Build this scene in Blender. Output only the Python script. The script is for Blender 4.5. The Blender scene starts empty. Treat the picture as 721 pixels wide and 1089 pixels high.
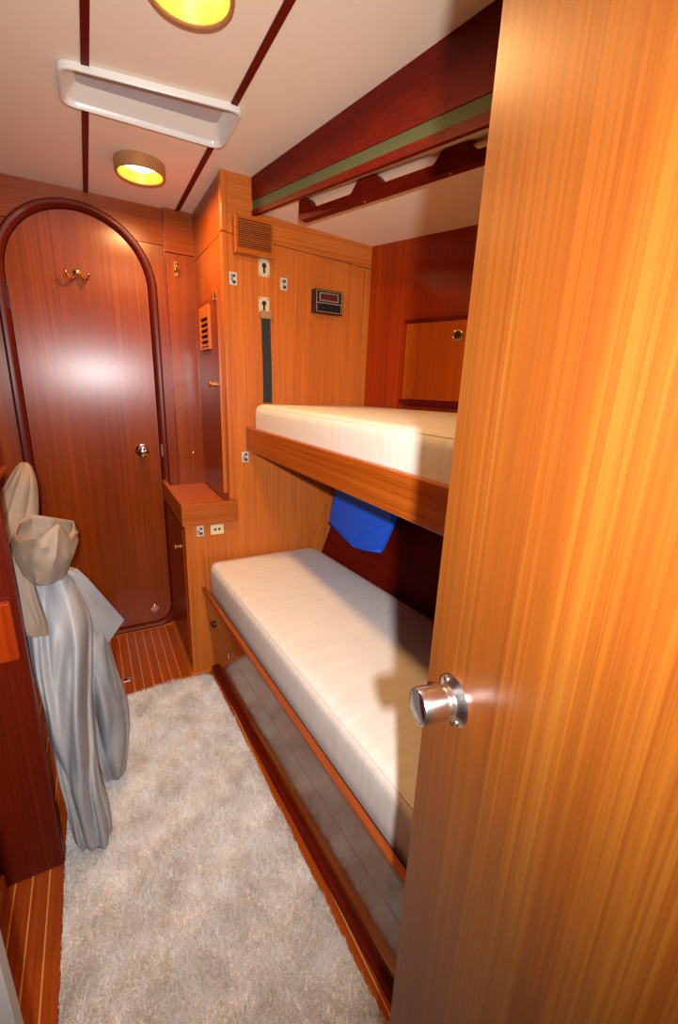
import bpy, bmesh, math, random
import numpy as np
from mathutils import Vector, Matrix, noise as mnoise

S = bpy.context.scene
COL = S.collection
random.seed(4); rng = np.random.default_rng(4)

# ------------------------------------------------------------------ camera
CAM = Vector((0, 0, 1.25)); FPX = 458.45
yaw, pit, rol = map(math.radians, (-29.878, -15.8525, 2.3213))
FW = Vector((-math.sin(yaw)*math.cos(pit), math.cos(yaw)*math.cos(pit), math.sin(pit)))
_rt = Vector((math.cos(yaw), math.sin(yaw), 0)); _up = _rt.cross(FW)
RT = math.cos(rol)*_rt + math.sin(rol)*_up
UP = -math.sin(rol)*_rt + math.cos(rol)*_up
cd = bpy.data.cameras.new('camera'); cam = bpy.data.objects.new('camera', cd); COL.objects.link(cam)
cd.sensor_fit = 'VERTICAL'; cd.sensor_height = 36; cd.sensor_width = 36
cd.lens = 36*FPX/1089; cd.clip_start = .02
cam.matrix_world = Matrix((RT, UP, -FW)).transposed().to_4x4()
cam.matrix_world.translation = CAM
S.camera = cam

# ------------------------------------------------------------------ world, lights, exposure
w = bpy.data.worlds.new('world'); S.world = w; w.use_nodes = True
w.node_tree.nodes['Background'].inputs[0].default_value = (.9, .8, .7, 1)
w.node_tree.nodes['Background'].inputs[1].default_value = .06
S.view_settings.view_transform = 'Standard'; S.view_settings.look = 'None'
S.view_settings.gamma = 1; S.view_settings.use_curve_mapping = False
S.view_settings.exposure = 0.0
LAMP_W = 8.2; FLASH_W = 106.0
LAMP_COL = (1, .53, .19)
# the camera's flash head: behind and just above the lens, aimed into the cabin
ld = bpy.data.lights.new('flash_light', 'SPOT'); ld.energy = FLASH_W; ld.color = (1, .985, .99); ld.shadow_soft_size = .014
ld.spot_size = math.radians(134); ld.spot_blend = 1.0
lo = bpy.data.objects.new('flash_light', ld); COL.objects.link(lo); lo.location = (-.01, -.13, 1.315)
faz, fel = math.radians(9), math.radians(-10)
lo.rotation_euler = Vector((math.sin(faz)*math.cos(fel), math.cos(faz)*math.cos(fel), math.sin(fel))).to_track_quat('-Z', 'Y').to_euler()

# ------------------------------------------------------------------ helpers
ORG = {}
def at(px, py, ax, v):
    """photograph pixel -> point of the plane ax = v (metres)"""
    d = FW + RT*((px-360.5)/FPX) - UP*((py-544.5)/FPX)
    i = 'xyz'.index(ax)
    return CAM + d*((v-CAM[i])/d[i])
def tag(o, label=None, cat=None, group=None, kind=None):
    if label: o['label'] = label
    if cat: o['category'] = cat
    if group: o['group'] = group
    if kind: o['kind'] = kind
    return o
def root(name, loc, label, cat, group=None, kind=None):
    o = bpy.data.objects.new(name, None); COL.objects.link(o); o.location = loc
    o.empty_display_size = .05
    ORG[o] = Vector(loc)
    return tag(o, label, cat, group, kind)
def mk(name, bm, mat, parent=None, smooth=False, label=None, bev=0, seg=2):
    if bev:
        es = [e for e in bm.edges if len(e.link_faces) == 2 and e.calc_face_angle(0) > .5]
        bmesh.ops.bevel(bm, geom=es, offset=bev, segments=seg, affect='EDGES', profile=.5, clamp_overlap=True)
    bmesh.ops.recalc_face_normals(bm, faces=bm.faces[:])
    me = bpy.data.meshes.new(name)
    if parent is not None: org = ORG[parent]
    else:
        xs = [v.co for v in bm.verts]
        org = Vector(((min(v.x for v in xs)+max(v.x for v in xs))/2, (min(v.y for v in xs)+max(v.y for v in xs))/2, min(v.z for v in xs)))
    for v in bm.verts: v.co -= org
    if smooth:
        for f in bm.faces: f.smooth = True
    bm.to_mesh(me); bm.free()
    if smooth == 'auto' or (bev and not smooth):
        for p in me.polygons: p.use_smooth = True
        try: me.set_sharp_from_angle(angle=math.radians(38))
        except Exception: pass
    o = bpy.data.objects.new(name, me); COL.objects.link(o)
    me.materials.append(mat)
    ORG[o] = org
    if parent is not None: o.parent = parent
    else: o.location = org
    if bev:
        wn_ = o.modifiers.new('face_weighted', 'WEIGHTED_NORMAL'); wn_.keep_sharp = True; wn_.weight = 100
    if label: o['label'] = label
    return o
def dup(o, off, parent=None):
    c = o.copy(); COL.objects.link(c); c.parent = parent or o.parent
    c.location = o.location + Vector(off); ORG[c] = ORG[o]
    return c
def nb(): return bmesh.new()
def box(bm, x0, x1, y0, y1, z0, z1):
    m = Matrix.Translation(((x0+x1)/2, (y0+y1)/2, (z0+z1)/2)) @ Matrix.Diagonal((abs(x1-x0), abs(y1-y0), abs(z1-z0), 1))
    bmesh.ops.create_cube(bm, size=1, matrix=m); return bm
def hexa(bm, b, t):
    """solid from 4 bottom and 4 top corners"""
    vb = [bm.verts.new(p) for p in b]; vt = [bm.verts.new(p) for p in t]
    n = len(b)
    bm.faces.new(vb[::-1]); bm.faces.new(vt)
    for i in range(n): bm.faces.new((vb[i], vb[(i+1) % n], vt[(i+1) % n], vt[i]))
    return bm
def prism(bm, pts, f, d0, d1):
    """outline pts (2-D) extruded between d0 and d1; f(u, v, d) -> 3-D"""
    return hexa(bm, [f(u, v, d0) for u, v in pts], [f(u, v, d1) for u, v in pts])
XZ = lambda u, v, d: (u, d, v)
XY = lambda u, v, d: (u, v, d)
YZ = lambda u, v, d: (d, u, v)
def basis(d):
    d = Vector(d).normalized(); a = Vector((0, 0, 1)) if abs(d.z) < .9 else Vector((1, 0, 0))
    u = d.cross(a).normalized(); return u, d.cross(u).normalized(), d
def lathe(bm, o, d, prof, seg=24, cap=True):
    u, v, d = basis(d); o = Vector(o); rings = []
    for r, h in prof:
        rings.append([bm.verts.new(o + d*h + (u*math.cos(2*math.pi*i/seg) + v*math.sin(2*math.pi*i/seg))*max(r, 1e-4)) for i in range(seg)])
    for a, b in zip(rings, rings[1:]):
        for i in range(seg): bm.faces.new((a[i], a[(i+1) % seg], b[(i+1) % seg], b[i]))
    if cap: bm.faces.new(rings[0][::-1]); bm.faces.new(rings[-1])
    return bm
def tube(bm, pts, r, seg=8):
    pts = [Vector(p) for p in pts]; rings = []
    for k, p in enumerate(pts):
        d = (pts[min(k+1, len(pts)-1)] - pts[max(k-1, 0)]); u, v, d = basis(d)
        rr = r[k] if isinstance(r, (list, tuple)) else r
        rings.append([bm.verts.new(p + (u*math.cos(2*math.pi*i/seg)+v*math.sin(2*math.pi*i/seg))*rr) for i in range(seg)])
    for a, b in zip(rings, rings[1:]):
        for i in range(seg): bm.faces.new((a[i], a[(i+1) % seg], b[(i+1) % seg], b[i]))
    bm.faces.new(rings[0][::-1]); bm.faces.new(rings[-1]); return bm
def rrect(x0, x1, y0, y1, r, n=6):
    out = []
    for cx, cy, a in ((x1-r, y1-r, 0), (x0+r, y1-r, 90), (x0+r, y0+r, 180), (x1-r, y0+r, 270)):
        for i in range(n+1):
            t = math.radians(a+90*i/n); out.append((cx+r*math.cos(t), cy+r*math.sin(t)))
    return out
def lerp(a, b, t): return a+(b-a)*t

# ------------------------------------------------------------------ materials
def newmat(name):
    m = bpy.data.materials.new(name); m.use_nodes = True
    nt = m.node_tree; return m, nt, nt.nodes['Principled BSDF']
def N(nt, t, **k):
    n = nt.nodes.new(t)
    for a, b in k.items(): setattr(n, a, b)
    return n
def ramp(nt, stops):
    r = N(nt, 'ShaderNodeValToRGB'); el = r.color_ramp.elements
    while len(el) < len(stops): el.new(.5)
    for e, (p, c) in zip(el, stops): e.position = p; e.color = (*c, 1)
    return r
def coords(nt, scale):
    tc = N(nt, 'ShaderNodeTexCoord'); oi = N(nt, 'ShaderNodeObjectInfo')
    ml = N(nt, 'ShaderNodeMath', operation='MULTIPLY'); ml.inputs[1].default_value = 17
    nt.links.new(oi.outputs['Random'], ml.inputs[0])
    ad = N(nt, 'ShaderNodeVectorMath', operation='ADD')
    nt.links.new(tc.outputs['Object'], ad.inputs[0]); nt.links.new(ml.outputs[0], ad.inputs[1])
    mp = N(nt, 'ShaderNodeMapping'); mp.inputs['Scale'].default_value = scale
    nt.links.new(ad.outputs[0], mp.inputs[0]); return ad, mp
def wood(name, dark, mid, light, axis='z', rough=.3, freq=1.0, coat=.0, streak=.5, spec=.35, pore=.75):
    m, nt, b = newmat(name); L = nt.links.new
    def sc(across, along):
        return tuple(along if a == axis else across for a in 'xyz')
    ad, mp = coords(nt, sc(9*freq, .4*freq))
    n1 = N(nt, 'ShaderNodeTexNoise'); n1.inputs['Scale'].default_value = 1; n1.inputs['Detail'].default_value = 4
    n1.inputs['Distortion'].default_value = .6; L(mp.outputs[0], n1.inputs['Vector'])
    mp2 = N(nt, 'ShaderNodeMapping'); mp2.inputs['Scale'].default_value = sc(95*freq, .55*freq); L(ad.outputs[0], mp2.inputs[0])
    n2 = N(nt, 'ShaderNodeTexNoise'); n2.inputs['Scale'].default_value = 1; n2.inputs['Detail'].default_value = 3; L(mp2.outputs[0], n2.inputs['Vector'])
    mp3 = N(nt, 'ShaderNodeMapping'); mp3.inputs['Scale'].default_value = sc(420*freq, 2.5*freq); L(ad.outputs[0], mp3.inputs[0])
    n3 = N(nt, 'ShaderNodeTexNoise'); n3.inputs['Scale'].default_value = 1; n3.inputs['Detail'].default_value = 2; L(mp3.outputs[0], n3.inputs['Vector'])
    mx = N(nt, 'ShaderNodeMix'); mx.inputs[0].default_value = streak; L(n1.outputs[0], mx.inputs[2]); L(n2.outputs[0], mx.inputs[3])
    r = ramp(nt, [(.33, dark), (.5, mid), (.66, light)]); L(mx.outputs[0], r.inputs[0])
    r3 = ramp(nt, [(.36, (.62, .58, .55)), (.52, (1, 1, 1))]); L(n3.outputs[0], r3.inputs[0])
    mm = N(nt, 'ShaderNodeMix', data_type='RGBA', blend_type='MULTIPLY'); mm.inputs[0].default_value = pore
    L(r.outputs[0], mm.inputs[6]); L(r3.outputs[0], mm.inputs[7]); L(mm.outputs[2], b.inputs['Base Color'])
    b.inputs['Specular IOR Level'].default_value = spec
    b.inputs['Roughness'].default_value = rough; b.inputs['Coat Weight'].default_value = coat; b.inputs['Coat Roughness'].default_value = .08
    bp = N(nt, 'ShaderNodeBump'); bp.inputs['Strength'].default_value = .06; bp.inputs['Distance'].default_value = .002
    L(n3.outputs[0], bp.inputs['Height']); L(bp.outputs[0], b.inputs['Normal'])
    if axis == 'z':      # varnish over upright grain: highlights spread across the grain
        ge = N(nt, 'ShaderNodeNewGeometry'); cr = N(nt, 'ShaderNodeVectorMath', operation='CROSS_PRODUCT'); cr.inputs[1].default_value = (0, 0, 1)
        L(ge.outputs['Normal'], cr.inputs[0]); L(cr.outputs[0], b.inputs['Tangent']); b.inputs['Anisotropic'].default_value = .5
    return m
def plain(name, col, rough=.5, metal=0, bump=0, bscale=200, var=0, coat=0):
    m, nt, b = newmat(name); L = nt.links.new
    ad, mp = coords(nt, (1, 1, 1))
    n = N(nt, 'ShaderNodeTexNoise'); n.inputs['Scale'].default_value = bscale; n.inputs['Detail'].default_value = 3; L(mp.outputs[0], n.inputs['Vector'])
    lo_ = tuple(c*(1-var) for c in col); hi = tuple(min(1, c*(1+var)) for c in col)
    r = ramp(nt, [(.35, lo_), (.65, hi)]); L(n.outputs[0], r.inputs[0]); L(r.outputs[0], b.inputs['Base Color'])
    b.inputs['Roughness'].default_value = rough; b.inputs['Metallic'].default_value = metal; b.inputs['Coat Weight'].default_value = coat
    if bump:
        bp = N(nt, 'ShaderNodeBump'); bp.inputs['Strength'].default_value = bump; bp.inputs['Distance'].default_value = .002
        L(n.outputs[0], bp.inputs['Height']); L(bp.outputs[0], b.inputs['Normal'])
    return m
TEAK = dict(dark=(.49, .118, .016), mid=(.57, .146, .021), light=(.64, .176, .028))
M = {}
M['teak_v'] = wood('teak_vertical', **TEAK, axis='z', rough=.3)
M['teak_h'] = wood('teak_across', **TEAK, axis='x', rough=.3)
M['teak_y'] = wood('teak_lengthwise', (.40, .085, .007), (.46, .105, .009), (.53, .13, .012), axis='y', rough=.28)
M['door_far'] = wood('mahogany_door', (.18, .025, .0014), (.24, .038, .002), (.31, .058, .0035), 'z', .275, spec=.5)
M['header_x'] = wood('header_teak', (.25, .045, .004), (.31, .060, .006), (.38, .08, .009), 'x', .3)
M['side_v'] = wood('locker_side_teak', (.29, .055, .005), (.35, .072, .007), (.41, .095, .010), 'z', .3)  # same teak, darkened: shade on the locker's left face painted into the colour
M['door_near'] = wood('teak_door', (.145, .031, .0023), (.188, .048, .0042), (.245, .082, .009), 'z', .36, 2.0, 0, .45, spec=.3, pore=.4)
M['maho_v'] = wood('mahogany_vertical', (.085, .005, .001), (.115, .008, .0015), (.15, .012, .002), 'z', .36)
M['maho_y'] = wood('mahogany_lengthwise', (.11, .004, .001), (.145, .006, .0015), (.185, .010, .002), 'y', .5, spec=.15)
M['maho_x'] = wood('mahogany_across', (.11, .004, .001), (.145, .006, .0015), (.185, .010, .002), 'x', .5, spec=.15)
M['hull_v'] = wood('hull_lining', (.26, .021, .001), (.33, .031, .002), (.40, .045, .003), 'z', .3, spec=.3)
M['gloss_y'] = wood('polished_bunk_front', (.11, .018, .003), (.15, .027, .004), (.2, .04, .006), 'y', .12, 1, .55)
M['rail_y'] = wood('bunk_rail', (.28, .052, .004), (.36, .075, .006), (.44, .105, .010), 'y', .25, spec=.3)
M['fid_y'] = wood('fiddle_lengthwise', (.22, .04, .004), (.29, .056, .006), (.36, .08, .01), 'y', .3, spec=.3)
M['rail_v'] = wood('locker_door_teak', (.44, .085, .006), (.50, .105, .008), (.56, .13, .012), 'z', .28, spec=.3)
M['rail_x'] = wood('fiddle_teak', (.36, .075, .006), (.45, .105, .010), (.54, .14, .015), 'x', .25, spec=.3)
M['sole_y'] = wood('sole_plank', (.27, .042, .003), (.34, .058, .005), (.41, .08, .008), 'y', .3, 1.5, spec=.3)
M['holly'] = plain('holly_strip', (.62, .27, .06), .35, var=.1)
M['cream'] = plain('cream_vinyl', (.92, .78, .61), .45, bump=.08, bscale=500, var=.03)
M['white_plastic'] = plain('white_plastic', (.78, .74, .66), .22, var=.02, bscale=5)
M['blind'] = plain('grey_blind', (.46, .49, .52), .3, var=.03, bscale=5)
M['chrome'] = plain('chrome', (.85, .85, .84), .1, 1, var=.02)
M['steel'] = plain('brushed_steel', (.78, .76, .73), .24, 1, bump=.05, bscale=400, var=.04)
M['brass'] = plain('brass', (.78, .55, .22), .2, 1, var=.06)
M['gold'] = plain('gold_reflector', (.95, .55, .08), .4, .3, var=.04)
M['copper'] = plain('copper_ring', (.46, .22, .08), .4, .25, var=.05)
M['fitting'] = plain('dull_chrome', (.66, .64, .58), .35, .35, var=.05)
M['ivory'] = plain('ivory_plate', (.78, .68, .42), .3, .3, var=.05)
M['dark'] = plain('dark_hole', (.008, .006, .005), .7)
M['black'] = plain('black_plastic', (.012, .009, .008), .35, var=.1)
M['green'] = plain('green_felt', (.085, .10, .04), .8, bump=.2, bscale=300, var=.15)
M['webbing'] = plain('black_webbing', (.012, .014, .014), .7, bump=.4, bscale=600, var=.2)
M['grey_lam'] = plain('grey_laminate', (.38, .34, .31), .4, var=.03)
M['rug_back'] = plain('rug_backing', (.75, .7, .65), .95, bump=.3, bscale=150, var=.15)
M['blue'] = plain('blue_cloth', (.005, .11, .80), .7, bump=.3, bscale=350, var=.12)

def fabric(name, c1, c2, scale, bump, wr=(3, 25, 3), rough=.8):
    m, nt, b = newmat(name); L = nt.links.new
    ad, mp = coords(nt, wr)
    n = N(nt, 'ShaderNodeTexNoise'); n.inputs['Scale'].default_value = scale; n.inputs['Detail'].default_value = 4; n.inputs['Distortion'].default_value = .5
    L(mp.outputs[0], n.inputs['Vector'])
    wv = N(nt, 'ShaderNodeTexNoise'); wv.inputs['Scale'].default_value = 600; L(ad.outputs[0], wv.inputs['Vector'])
    r = ramp(nt, [(.3, c1), (.7, c2)]); L(n.outputs[0], r.inputs[0]); L(r.outputs[0], b.inputs['Base Color'])
    b1 = N(nt, 'ShaderNodeBump'); b1.inputs['Strength'].default_value = bump; b1.inputs['Distance'].default_value = .01; L(n.outputs[0], b1.inputs['Height'])
    b2 = N(nt, 'ShaderNodeBump'); b2.inputs['Strength'].default_value = .15; b2.inputs['Distance'].default_value = .001; L(wv.outputs[0], b2.inputs['Height']); L(b1.outputs[0], b2.inputs['Normal'])
    L(b2.outputs[0], b.inputs['Normal']); b.inputs['Roughness'].default_value = rough
    return m
M['mattress'] = fabric('mattress_ticking', (.66, .60, .55), (.74, .68, .62), 2.2, .06)
M['canvas'] = fabric('grey_canvas', (.25, .25, .265), (.36, .355, .36), 6, .35, (1, 1, 1), .48)
def rugmat():
    m, nt, b = newmat('shag_pile'); L = nt.links.new
    tc = N(nt, 'ShaderNodeTexCoord')
    n = N(nt, 'ShaderNodeTexNoise'); n.inputs['Scale'].default_value = 14; n.inputs['Detail'].default_value = 6; L(tc.outputs['Object'], n.inputs['Vector'])
    n2 = N(nt, 'ShaderNodeTexNoise'); n2.inputs['Scale'].default_value = 160; L(tc.outputs['Object'], n2.inputs['Vector'])
    mx = N(nt, 'ShaderNodeMix'); mx.inputs[0].default_value = .45; L(n.outputs[0], mx.inputs[2]); L(n2.outputs[0], mx.inputs[3])
    r = ramp(nt, [(.32, (.70, .62, .54)), (.47, (.90, .86, .82)), (.60, (.97, .96, .96))]); L(mx.outputs[0], r.inputs[0]); L(r.outputs[0], b.inputs['Base Color'])
    b.inputs['Roughness'].default_value = .75; b.inputs['Sheen Weight'].default_value = .3
    tr_ = N(nt, 'ShaderNodeBsdfTranslucent'); L(r.outputs[0], tr_.inputs['Color']); ms = N(nt, 'ShaderNodeMixShader'); ms.inputs[0].default_value = .35
    L(b.outputs[0], ms.inputs[1]); L(tr_.outputs[0], ms.inputs[2]); L(ms.outputs[0], nt.nodes['Material Output'].inputs['Surface'])
    return m
M['tan'] = fabric('tan_canvas', (.24, .168, .115), (.31, .225, .16), 6, .35, (1, 1, 1), .7)  # warm lamplight painted into the canvas colour of collar, roll and cuff
M['rug'] = rugmat()
def emis(name, col, s):
    m, nt, b = newmat(name); b.inputs['Base Color'].default_value = (*col, 1)
    b.inputs['Emission Color'].default_value = (*col, 1); b.inputs['Emission Strength'].default_value = s; return m
M['bulb'] = emis('lit_bulb', (1, .80, .42), 12)
M['display'] = emis('red_display', (.07, .005, .003), .25)
M['legend'] = plain('pale_legend', (.34, .24, .16), .5)

# ------------------------------------------------------------------ plan of the cabin
YF, YB, ZC = 2.242, 1.74, 1.965            # door bulkhead, bunk bulkhead, ceiling
YN = -.32                                   # bulkhead behind the camera
def xbeam(y): return .577+(1.776-y)*.165
HULL = [(1.11, YB), (1.29, 1.21), (1.45, .5), (1.52, YN)]
def xhull(y):
    for (x0, y0), (x1, y1) in zip(HULL, HULL[1:]):
        if y >= y1: return x0+(x1-x0)*(y0-y)/(y0-y1)
    return HULL[-1][0]
def xlow(y, z): return .92+.37*(z-.52)+.08*(YB-y)
def zlowceil(x): return 1.855-.044*(x-.70)

# ------------------------------------------------------------------ floor: teak planks with holly strips
fl = root('floor', (0, 1, 0), 'teak cabin sole with pale holly strips', 'floor', kind='structure')
mk('sub_floor', box(nb(), -.95, 1.7, YN-.6, 2.4, -.06, -.012), M['dark'], fl)
P0 = .269; SP = .0372
pl = st = None
x = P0+SP*6
k = 0
while x > -.95:
    xa, xb = x-SP+.0017, x-.0017
    if pl is None:
        pl = mk('plank', box(nb(), xa, xb, YN-.55, YF+.02, -.012, 0), M['sole_y'], fl, bev=.0006, seg=1)
        st = mk('holly_strip', box(nb(), x-.0017, x+.0017, YN-.55, YF+.02, -.012, -.0004), M['holly'], fl)
    else:
        dup(pl, (-SP*k, 0, 0)); dup(st, (-SP*k, 0, 0))
    x -= SP; k += 1
fh = root('floor_latch', at(134, 723, 'z', .001), 'small chrome latch plate set flush in the floor by the door', 'latch')
c = ORG[fh]
mk('plate', prism(nb(), rrect(c.x-.02, c.x+.02, c.y-.012, c.y+.012, .004), XY, .0005, .0025), M['chrome'], fh)
mk('finger_hole', lathe(nb(), c+Vector((0, 0, .0015)), (0, 0, 1), [(.007, 0), (.007, .0015)], 16), M['dark'], fh)

# ------------------------------------------------------------------ far bulkhead with arched opening
XC, HW = .02, .255
def arch(hw, zt, zb, rb, n=28):
    """door outline, clockwise from the bottom left corner up and over"""
    zs = zt-hw*1.0; pts = []
    for i in range(7):
        t = math.pi*1.5-(math.pi/2)*i/6; pts.append((XC-hw+rb+rb*math.cos(t), zb+rb+rb*math.sin(t)))
    for i in range(n+1):
        t = math.pi-math.pi*i/n; pts.append((XC+hw*math.cos(t), zs+hw*math.sin(t)))
    for i in range(7):
        t = -(math.pi/2)*i/6; pts.append((XC+hw-rb+rb*math.cos(t), zb+rb+rb*math.sin(t)))
    return pts
inner = arch(HW, 1.892, .028, .085); outer = arch(HW+.034, 1.922, .002, .10); mid = arch(HW+.015, 1.907, .012, .09)
wf = root('wall_far', (XC, YF, 0), 'mahogany bulkhead around the arched door', 'wall', kind='structure')
SE = 1.822
def xm(z): return math.sqrt((HW+.015)**2-(z-(1.907-HW-.015))**2)
lft = [p for p in mid if p[0] <= XC and p[1] < SE]; rgt = [p for p in mid if p[0] > XC and p[1] < SE]; top = [p for p in mid if p[1] >= SE+.003]
mk('wall_panel', prism(nb(), [(-.95, 0)]+lft+[(XC-xm(SE), SE), (-.95, SE)], XZ, YF, YF+.04), M['door_far'], wf)
mk('wall_panel', prism(nb(), [(.353, 0), (.353, SE), (XC+xm(SE), SE)]+rgt, XZ, YF, YF+.04), M['door_far'], wf)
mk('header_panel', prism(nb(), [(-.95, SE+.003), (XC-xm(SE+.003), SE+.003)]+top+[(XC+xm(SE+.003), SE+.003), (.353, SE+.003), (.353, 2.0), (-.95, 2.0)], XZ, YF, YF+.04), M['header_x'], wf)
mk('backing', box(nb(), -.95, .6, YF+.045, YF+.07, 0, 2.0), M['dark'], wf)
mk('corner_panel', box(nb(), .353, .50, YF-.02, YF+.04, 0, 1.795), M['door_far'], wf, bev=.002)
mk('corner_header', box(nb(), .353, .50, YF-.02, YF+.04, 1.798, 2.0), M['header_x'], wf, bev=.002)
mk('screw_head', lathe(nb(), (.428, YF-.02, .92), (0, -1, 0), [(.006, 0), (.005, .003), (.001, .004)], 12), M['chrome'], wf, smooth=True)
hk = mk('coat_hook', prism(nb(), rrect(.385, .400, 1.705, 1.765, .006), XZ, YF-.025, YF-.02), M['brass'], wf, label='tarnished brass coat hook')
mk('hook_arm', tube(nb(), [(.3925, YF-.024, 1.735), (.3925, YF-.045, 1.722), (.3925, YF-.052, 1.735), (.3925, YF-.05, 1.748)], .005), M['brass'], hk, smooth=True)
# door frame moulding
tr = root('trim_1', (XC, YF, 0), 'dark mahogany moulding around the arched door', 'door frame', kind='structure')
bm = nb()
n = len(outer)
prof = [(0, .0), (0, .022), (.25, .030), (.6, .030), (.85, .024), (1, .008), (1, .0)]   # across (outer->inner), proud
rings = []
for t, d in prof:
    rings.append([bm.verts.new((lerp(o_[0], i_[0], t), YF+.03-(d+.03 if d else 0), lerp(o_[1], i_[1], t))) for o_, i_ in zip(outer, inner)])
for a, b in zip(rings, rings[1:]):
    for i in range(n): bm.faces.new((a[i], a[(i+1) % n], b[(i+1) % n], b[i]))
mk('moulding', bm, M['maho_v'], tr, smooth='auto')
mk('strike_plate', box(nb(), XC+HW+.002, XC+HW+.012, YF-.028, YF-.02, .905, .965), M['brass'], tr)
mk('sill', box(nb(), -.28, .28, YF-.03, YF+.01, 0, .012), M['teak_h'], tr, bev=.003)
# the door
d1 = root('door_1', (XC, YF, .03), 'arched mahogany cabin door with chrome knob and brass double hook', 'door', kind='structure')
leaf_tilt = .02
leaf = [(XC+(u-XC)*.988, .96+(v-.96)*.9965) for u, v in inner]
mk('door_leaf', prism(nb(), leaf, lambda u, v, d: (u, d-leaf_tilt*(u-XC), v), YF-.002, YF+.03), M['door_far'], d1, bev=.002)
kn = at(152, 480, 'y', YF-.03)
o = mk('door_knob', lathe(nb(), (kn.x, YF-.002, kn.z), (0, -1, 0), [(.03, 0), (.03, .003), (.024, .008), (.012, .012), (.011, .026), (.021, .033), (.026, .044), (.024, .055), (.015, .06), (.0, .061)], 28), M['chrome'], d1, smooth='auto')
dk = at(165, 647, 'y', YF-.01)
o = mk('door_catch', lathe(nb(), (dk.x, YF-.002, dk.z), (0, -1, 0), [(.022, 0), (.022, .004), (.018, .009), (.012, .009), (.011, .004), (0, .004)], 24), M['chrome'], d1, smooth='auto')
hp = at(82, 291, 'y', YF-.005)
ho = mk('double_hook', lathe(nb(), (hp.x, YF-.002, hp.z+.004), (0, -1, 0), [(.014, 0), (.014, .004), (.007, .008), (.007, .016), (0, .018)], 18), M['brass'], d1, smooth='auto')
for s in (-1, 1):
    mk('hook_arm', tube(nb(), [(hp.x, YF-.014, hp.z), (hp.x+s*.016, YF-.026, hp.z-.022), (hp.x+s*.032, YF-.036, hp.z-.024), (hp.x+s*.04, YF-.04, hp.z-.006), (hp.x+s*.041, YF-.04, hp.z)], [.006, .005, .005, .005, .007]), M['brass'], ho, smooth=True)
hi = mk('hinge', box(nb(), -.240, -.228, YF-.022, YF-.002, 1.50, 1.60), M['chrome'], d1, bev=.001)
dup(hi, (0, 0, -1.2))

# ------------------------------------------------------------------ bulkhead at the bunk ends
wb = root('wall_bunk', (.8, YB, 0), 'teak bulkhead at the far end of the bunks', 'wall', kind='structure')
hl = lambda z: (xlow(YB, z)+.03 if z < 1.0 else 1.16)
mk('wall_panel', prism(nb(), [(.285, 0), (1.2, 0), (1.2, 1.745), (.475, 1.775), (.475, .70), (.285, .70)], XZ, YB, YB+.03), M['teak_v'], wb)
mk('header_panel', prism(nb(), [(.475, 1.778), (1.2, 1.748), (1.2, 1.99), (.475, 1.99)], XZ, YB, YB+.03), M['teak_h'], wb)
mk('hull_cleat', prism(nb(), [(xlow(YB, .40)-.075, .40), (xlow(YB, .40)-.004, .40), (xlow(YB, .985)-.004, .985), (xlow(YB, .985)-.075, .985)], XZ, YB-.010, YB-.0005), M['teak_v'], wb, bev=.002)
# tall hanging locker
lk = root('tall_locker', (.49, 2.0, .76), 'tall teak hanging locker with louvred door beside the arched door', 'locker')
mk('side_panel', box(nb(), .475, .50, YB+.002, YF-.021, .765, 1.775), M['side_v'], lk)
mk('header_panel', box(nb(), .475, .50, YB+.002, YF-.021, 1.778, 1.964), M['side_v'], lk)
mk('corner_post', box(nb(), .470, .492, YB-.006, YB+.03, .792, 1.774), M['teak_v'], lk, bev=.004, seg=3)
mk('corner_post', box(nb(), .470, .492, YB-.006, YB+.03, 1.779, 1.962), M['teak_v'], lk, bev=.004, seg=3)
dr = mk('locker_door', box(nb(), .462, .4748, 1.79, 2.13, .82, 1.585), M['door_far'], lk, bev=.003)
bm = nb(); box(bm, .458, .4748, 1.783, 1.789, .81, 1.60)
mk('edge_strip', bm, M['teak_v'], lk, bev=.0015)
vf = nb()
box(vf, .453, .462, 1.915, 1.93, 1.39, 1.56); box(vf, .453, .462, 2.07, 2.085, 1.39, 1.56)
box(vf, .453, .462, 1.93, 2.07, 1.39, 1.40); box(vf, .453, .462, 1.93, 2.07, 1.515, 1.56)
vn = mk('louvre_frame', vf, M['teak_v'], dr)
mk('louvre_back', box(nb(), .4605, .4619, 1.93, 2.07, 1.40, 1.515), M['dark'], dr)
sl = mk('slat', hexa(nb(), [(.454, 1.931, 1.404), (.4604, 1.931, 1.412), (.4604, 2.069, 1.412), (.454, 2.069, 1.404)], [(.454, 1.931, 1.409), (.4604, 1.931, 1.417), (.4604, 2.069, 1.417), (.454, 2.069, 1.409)]), M['teak_y'], dr)
for i in range(1, 5): dup(sl, (0, 0, .0222*i))
lathe_k = nb(); lathe(lathe_k, (.462, 1.87, 1.25), (-1, 0, 0), [(.012, 0), (.012, .003), (.006, .006), (.006, .014), (.013, .02), (.013, .026), (0, .03)], 18)
mk('knob', lathe_k, M['brass'], dr, smooth='auto')
mk('turn_latch', box(nb(), .452, .462, 1.825, 1.845, 1.565, 1.595), M['brass'], lk, bev=.002)
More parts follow.
